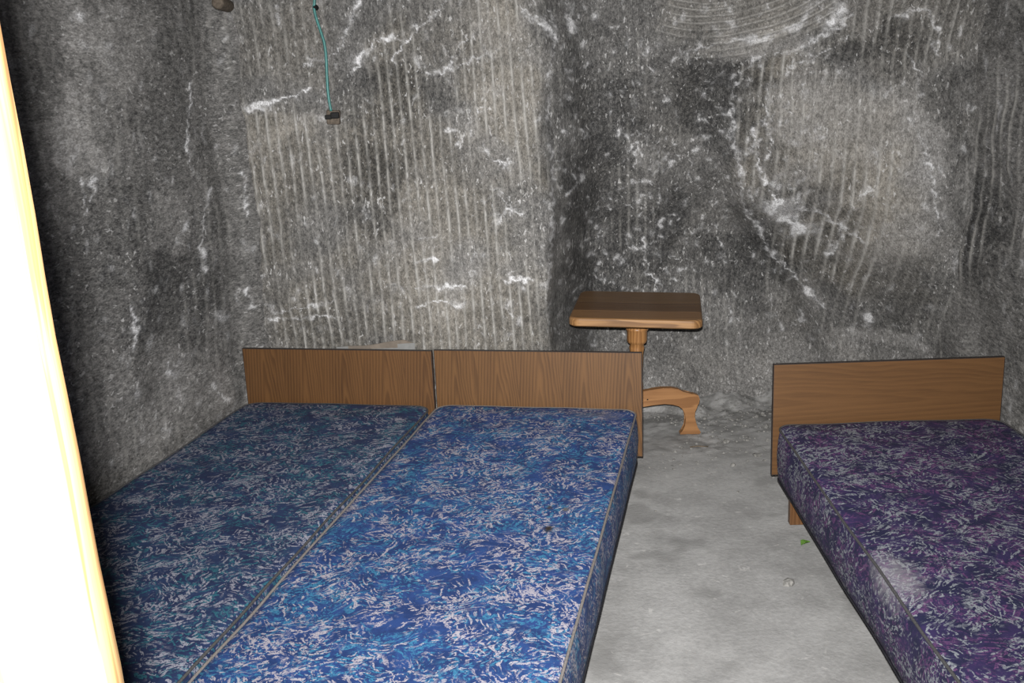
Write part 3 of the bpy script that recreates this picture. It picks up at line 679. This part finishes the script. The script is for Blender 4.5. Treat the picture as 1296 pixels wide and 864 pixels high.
def make_bed(W, lam, label, loc, rz, dz=0.0, dy=0.0):
    root = empty('bed', loc, rz); tag(root, label, 'bed', 'low single beds')
    t = .018
    hb = link('headboard', box_mesh(.003, W - .003, dy, dy + t, HB_B, HB_T + dz - .002, .0008, 1), lam, root)
    # dark edge strips glued round the board
    bm = bmesh.new()
    def bx(x0, x1, y0, y1, z0, z1):
        vs = bmesh.ops.create_cube(bm, size=1.0)['verts']
        for v in vs: v.co = Vector(((x0 + x1) / 2 + v.co.x * (x1 - x0), (y0 + y1) / 2 + v.co.y * (y1 - y0), (z0 + z1) / 2 + v.co.z * (z1 - z0)))
    bx(.001, W - .001, dy + .0006, dy + t, HB_T + dz - .002, HB_T + dz + .0005); bx(.001, W - .001, dy + .0006, dy + t, HB_B - .002, HB_B + .0005)
    bx(.001, .0035, dy + .0006, dy + t, HB_B, HB_T + dz); bx(W - .0035, W - .001, dy + .0006, dy + t, HB_B, HB_T + dz)
    link('edge_strip', bm_mesh(bm), BAND, hb)
    link('base_board', box_mesh(.045, W - .045, -BL + .04, -.02, .138, .1555, .003), FRAME_BLACK, root)
    for sx in (0, 1):
        link('side_rail', box_mesh(.10 if sx == 0 else W - .13, .13 if sx == 0 else W - .10, -BL + .06, -.03, .100, .1385, .002), FRAME_BLACK, root)
        for yy in (-.12, -BL + .17):
            x0 = .046 if sx == 0 else W - .130 - .053
            link('leg', box_mesh(x0, x0 + .053, yy - .018, yy + .018, 0, .1385, .003), LEG_WOOD, root)
        link('bracket', box_mesh(.20 if sx == 0 else W - .24, .24 if sx == 0 else W - .20, -.10, dy + .001, .1555, .1585, .0005, 1), BLACK, root)
    return root

rzL = math.atan2(LAT[1], LAT[0])
g = lambda s, off=0.0: (S0[0] + LAT[0] * s - BD[0] * off, S0[1] + LAT[1] * s - BD[1] * off, 0.0)
WB = .90
make_bed(WB, LAM_V2, 'low bed with upright-grain headboard standing against the left wall', g(-.9015, -.028), rzL, .004)
make_bed(WB + .012, LAM_V, 'low bed with upright-grain headboard in front of the pedestal table', g(-.002), rzL, .0)
rzR = -0.035495
TR = (1.0246, 3.7765, 0.0)
make_bed(WB, LAM_H, 'low bed with lying-grain headboard standing apart on the right', TR, rzR, .0)
def at_z(p, z): return (p[0], p[1], z)
make_mattress('mattress', WB, .012, BLUE_A, PIPE_DARK, 3, 'navy and teal brushstroke mattress beside the left wall', at_z(g(-.901, -.028), MZ0), rzL)
make_mattress('mattress', WB, .012, BLUE_B, PIPE_LIGHT, 4, 'bright royal blue brushstroke mattress with light piping, beside the open floor', at_z(g(.001), MZ0), rzL)
make_mattress('mattress', WB, .012, PURPLE, PIPE_DARK, 6, 'purple brushstroke mattress with charcoal piping and a pale scuff', at_z(TR, MZ0), rzR)

# ------------------------------------------------------------------ pedestal table
tb = empty('pedestal_table', (.600, 4.753, .006), -.17); tb.rotation_euler.y = .028
tag(tb, 'small varnished pine pedestal table with a square rounded top behind the headboard', 'table')
TW, TD, TT, TH = .612, .640, .040, .670
def board(y0, y1):
    """one plank of the glued top, cut from the rounded outline with an eased upper edge"""
    r = .05; b = .010
    def outline(ins):
        return [(x, y) for x, y in rr_outline(-TW / 2 + ins, TW / 2 - ins, -TD / 2 + ins, TD / 2 - ins, max(r - ins, .01), 7, 10, 10)]
    bm = bmesh.new(); rings = []
    lv = [(.006, TH - TT), (0, TH - TT + .005), (0, TH - b), (.003, TH - b * .35), (b, TH)]
    for ins, zz in lv: rings.append([bm.verts.new((x, y, zz)) for x, y in outline(ins)])
    n = len(rings[0])
    for a, c in zip(rings[:-1], rings[1:]):
        for k in range(n): bm.faces.new((a[k], a[(k + 1) % n], c[(k + 1) % n], c[k]))
    bm.faces.new(rings[-1]); bm.faces.new(rings[0][::-1])
    for yy, no in ((y0, -1), (y1, 1)):
        if abs(yy) < TD / 2 - .001:
            geom = list(bm.verts) + list(bm.edges) + list(bm.faces)
            res = bmesh.ops.bisect_plane(bm, geom=geom, plane_co=(0, yy, 0), plane_no=(0, no, 0), clear_outer=True)
            ed = [e for e in res['geom_cut'] if isinstance(e, bmesh.types.BMEdge)]
            bmesh.ops.holes_fill(bm, edges=ed, sides=0)
    return bm_mesh(bm)
cuts = [-TD / 2, -.140, .045, TD / 2]
for k in range(3):
    o = link('top_board', board(cuts[k] + (.0004 if k else 0), cuts[k + 1] - (.0004 if k < 2 else 0)), PINE_TOP[(2, 1, 0)[k]], tb)
link('top_cleat', box_mesh(-.19, .19, -.045, .045, TH - TT - .022, TH - TT, .004), PINE, tb)
def ngon_ring(bm, n, r, z): return [bm.verts.new((r * math.cos(2 * PI * (k + .5) / n), r * math.sin(2 * PI * (k + .5) / n), z)) for k in range(n)]
bm = bmesh.new(); rg = [ngon_ring(bm, 8, r, z) for r, z in ((.056, .568), (.060, .574), (.060, .604), (.057, .608))]
for a, c in zip(rg[:-1], rg[1:]):
    for k in range(8): bm.faces.new((a[k], a[(k + 1) % 8], c[(k + 1) % 8], c[k]))
bm.faces.new(rg[-1]); bm.faces.new(rg[0][::-1])
prof = [(.032, .13), (.034, .14), (.034, .27), (.032, .285), (.030, .30), (.031, .33), (.032, .38), (.033, .43), (.038, .455), (.034, .475), (.046, .482), (.050, .494), (.050, .540), (.054, .546), (.056, .552), (.054, .558), (.048, .561), (.048, .565), (.054, .570)]
col = link('column', lathe_mesh(prof), PINE, tb)
link('capital_block', bm_mesh(bm), PINE, col)
def leg_mesh():
    """S-shaped sawn bracket leg: outline in (r, z), 34 mm thick"""
    top = [(.030, .232), (.075, .240), (.120, .246), (.165, .246), (.200, .238), (.225, .224), (.250, .214), (.275, .212), (.296, .203), (.303, .183), (.299, .160), (.287, .140), (.279, .118), (.278, .092), (.285, .062), (.297, .036), (.312, .012), (.313, .0)]
    bot = [(.214, .0), (.213, .008), (.228, .022), (.238, .045), (.241, .080), (.236, .112), (.224, .136), (.205, .152), (.175, .162), (.135, .164), (.090, .160), (.030, .150)]
    o = top + bot; bm = bmesh.new(); h = .018
    A = [bm.verts.new((r, -h, z)) for r, z in o]; B = [bm.verts.new((r, h, z)) for r, z in o]; n = len(o)
    f1 = bm.faces.new(A); f2 = bm.faces.new(B[::-1])
    for k in range(n): bm.faces.new((A[k], B[k], B[(k + 1) % n], A[(k + 1) % n]))
    ed = [e for e in bm.edges if (e.verts[0].co.y * e.verts[1].co.y > 0)]
    bmesh.ops.bevel(bm, geom=ed, offset=.003, segments=2, affect='EDGES')
    return bm_mesh(bm)
lm = leg_mesh(); lm.transform(Matrix.Scale(1.05, 4, Vector((1, 0, 0)))); lm.materials.append(PINE_LEG)
for k in range(3):
    o = bpy.data.objects.new('leg', lm); COL.objects.link(o); o.parent = tb; o.rotation_euler = (0, 0, .17 + .03 + k * 2 * PI / 3)
    s = link('screw', lathe_mesh([(.0035, 0), (.004, .001), (.003, .002)], 10), BLACK, o); s.location = (.055, -.0185, .190); s.rotation_euler = (PI / 2, 0, 0)

# ------------------------------------------------------------------ cardboard behind the headboard
def wall_y(x, z): return BACK_Y - float(back_depth(np.array([x]), np.array([z]))[0])
cb = empty('cardboard_sheet', (-.65, wall_y(-.65, .4) - .165, .0), -.03)
tag(cb, 'torn brown cardboard sheet with grey tape peeping over the left headboard', 'cardboard')
pts = [(-.185, 0), (.185, 0), (.185, .559), (.180, .574), (.135, .590), (.07, .585), (.0, .574), (-.06, .569), (-.125, .571), (-.185, .567)]
def sheet(pts, th, lean, off=0.0):
    bm = bmesh.new()
    A = [bm.verts.new((x, off + lean * z, z)) for x, z in pts]; B = [bm.verts.new((x, off + th + lean * z, z)) for x, z in pts]; n = len(pts)
    bm.faces.new(A); bm.faces.new(B[::-1])
    for k in range(n): bm.faces.new((A[k], B[k], B[(k + 1) % n], A[(k + 1) % n]))
    return bm_mesh(bm)
link('sheet', sheet(pts, .005, .15), CARD, cb)
for x0, x1, z0, z1 in ((-.187, -.130, .40, .570), (.105, .187, .38, .574), (-.13, .105, .535, .554)):
    link('tape', sheet([(x0, z0), (x1, z0), (x1, z1), (x0, z1 - .002)], .0012, .15, -.0015), TAPE, cb)

# ------------------------------------------------------------------ cable, plug and peg high on the walls
cpts = [(-.785, 2.45), (-.790, 2.235), (-.802, 2.124), (-.806, 2.104), (-.801, 2.063), (-.784, 1.995), (-.774, 1.951), (-.771, 1.893), (-.774, 1.814), (-.776, 1.756), (-.774, 1.70), (-.769, 1.657)]
CP = []
for i in range(len(cpts) - 1):
    for k in range(4):
        t_ = k / 4; a = cpts[max(i - 1, 0)]; b = cpts[i]; c = cpts[i + 1]; d = cpts[min(i + 2, len(cpts) - 1)]
        f = lambda j: .5 * (2 * b[j] + (c[j] - a[j]) * t_ + (2 * a[j] - 5 * b[j] + 4 * c[j] - d[j]) * t_ ** 2 + (-a[j] + 3 * b[j] - 3 * c[j] + d[j]) * t_ ** 3)
        CP.append((f(0), f(1)))
CP.append(cpts[-1])
yw = wall_y(-.78, 1.7) - .042
ca = empty('hanging_cable', (-.769, yw, 1.657)); tag(ca, 'thin teal cable hanging down the back wall with a black connector', 'cable')
link('wire', tube_mesh([(x + .769, 0, z - 1.657) for x, z in CP], .0062, 8), CABLE, ca)
cn = link('connector', box_mesh(-.004, .034, -.010, .012, -.034, -.006, .005, 2), BLACK, ca)
link('clip_arm', box_mesh(-.030, .000, -.008, .008, -.036, -.016, .004, 2), BLACK, cn)
nl = link('wall_clip', lathe_mesh([(.006, 0), (.011, .002), (.013, .010), (.010, .018), (.004, .021)], 12), BLACK); nl.location = (-.803, yw + .055, 2.104); nl.rotation_euler = (PI / 2 + .0, 0, 0); nl.scale = (1, 1, 3.0)
tag(nl, 'small dark clip holding the teal cable to the back wall', 'clip')
pm = box_mesh(-.032, .028, 0, .085, -.036, .028, .006, 2)
pg = link('wooden_plug', pm, PLUGWOOD); pg.location = (-.766, yw + .030, 1.632); pg.rotation_euler = (0, .06, 0)
tag(pg, 'brown wooden plug set in the back wall behind the cable connector', 'plug')
pe = link('wooden_peg', lathe_mesh([(.018, 0), (.024, .004), (.027, .014), (.027, .20), (.024, .23)], 20), PLUGWOOD); pe.location = (-1.185, 4.46, 2.125); pe.rotation_euler = (-PI / 2, 0, 0)
tag(pe, 'short beige wooden peg in the wall corner by the ceiling', 'peg')

# ------------------------------------------------------------------ bits on the floor
def floor_z(x, y):
    best = fo.ray_cast(Vector((x, y, 1.0)), Vector((0, 0, -1)))
    return best[1].z if best[0] else 0.0
def rock_bm(bm, c, s, r):
    vs = bmesh.ops.create_icosphere(bm, subdivisions=1, radius=1.0)['verts']
    rot = Matrix.Rotation(r.uniform(0, 6), 3, 'Z')
    sx, sy, sz = s * r.uniform(.7, 1.4), s * r.uniform(.7, 1.3), s * r.uniform(.4, .8)
    for v in vs:
        k = 1 + r.uniform(-.25, .2); p = rot @ Vector((v.co.x * sx * k, v.co.y * sy * k, v.co.z * sz * k)); v.co = Vector(c) + p
r = random.Random(12)
bm = bmesh.new(); cnt = 0
while cnt < 800:
    x = r.uniform(.55, 2.0); wy = wall_y(x, .25); y = wy - abs(r.gauss(0, .42)) - .14
    if y < 2.2 or (x - .6155) ** 2 + (y - 4.753) ** 2 < .06: continue
    s = r.uniform(.003, .008) * (1 + 1.0 * (r.random() < .08)); rock_bm(bm, (x, y, floor_z(x, y) + s * .25), s, r); cnt += 1
st = link('salt_crumbs', bm_mesh(bm), STONE); tag(st, 'loose grey salt crumbs strewn along the foot of the back wall', 'crumbs', kind='stuff')
for (x, y, s, lab) in ((.934, 3.176, .022, 'flat pale salt flake on the open floor beside the purple bed'), (.99, 4.30, .017, 'small grey salt stone on the floor in front of the table leg'), (1.13, 4.42, .018, 'grey salt stone near the right headboard corner'), (1.03, 4.62, .021, 'largest salt stone at the foot of the back wall')):
    bm = bmesh.new(); rock_bm(bm, (0, 0, 0), s, r); o = link('salt_stone', bm_mesh(bm), STONE); o.location = (x, y, floor_z(x, y) + s * .3)
    tag(o, lab, 'stone', 'loose salt stones')
# green leaf
bm = bmesh.new(); L = []
for i in range(7):
    f = i / 6; w = .017 * math.sin(PI * min(f * .95 + .04, 1)) ; L.append([bm.verts.new(((f - .5) * .055, s * w, .008 + .006 * math.sin(f * 4) + abs(s) * .005)) for s in (-1, 0, 1)])
for a, b in zip(L[:-1], L[1:]):
    for k in range(2): bm.faces.new((a[k], b[k], b[k + 1], a[k + 1]))
bmesh.ops.solidify(bm, geom=list(bm.faces), thickness=.0012)
lf = link('green_leaf', bm_mesh(bm, True), LEAF); lf.location = (1.078, 3.470, floor_z(1.078, 3.470) - .002); lf.rotation_euler = (0, 0, .7)
tag(lf, 'small bright green leaf on the floor beside the right bed leg', 'leaf')
# dry twig
tw = link('dry_twig', tube_mesh([(0, 0, .004), (.03, .012, .006), (.055, .006, .009), (.085, .02, .004)], .0028, 6), BURLAP); tw.location = (.84, 4.56, floor_z(.86, 4.56)); tw.rotation_euler = (0, 0, -.3)
tag(tw, 'thin dark twig lying in front of the curved table leg', 'twig')
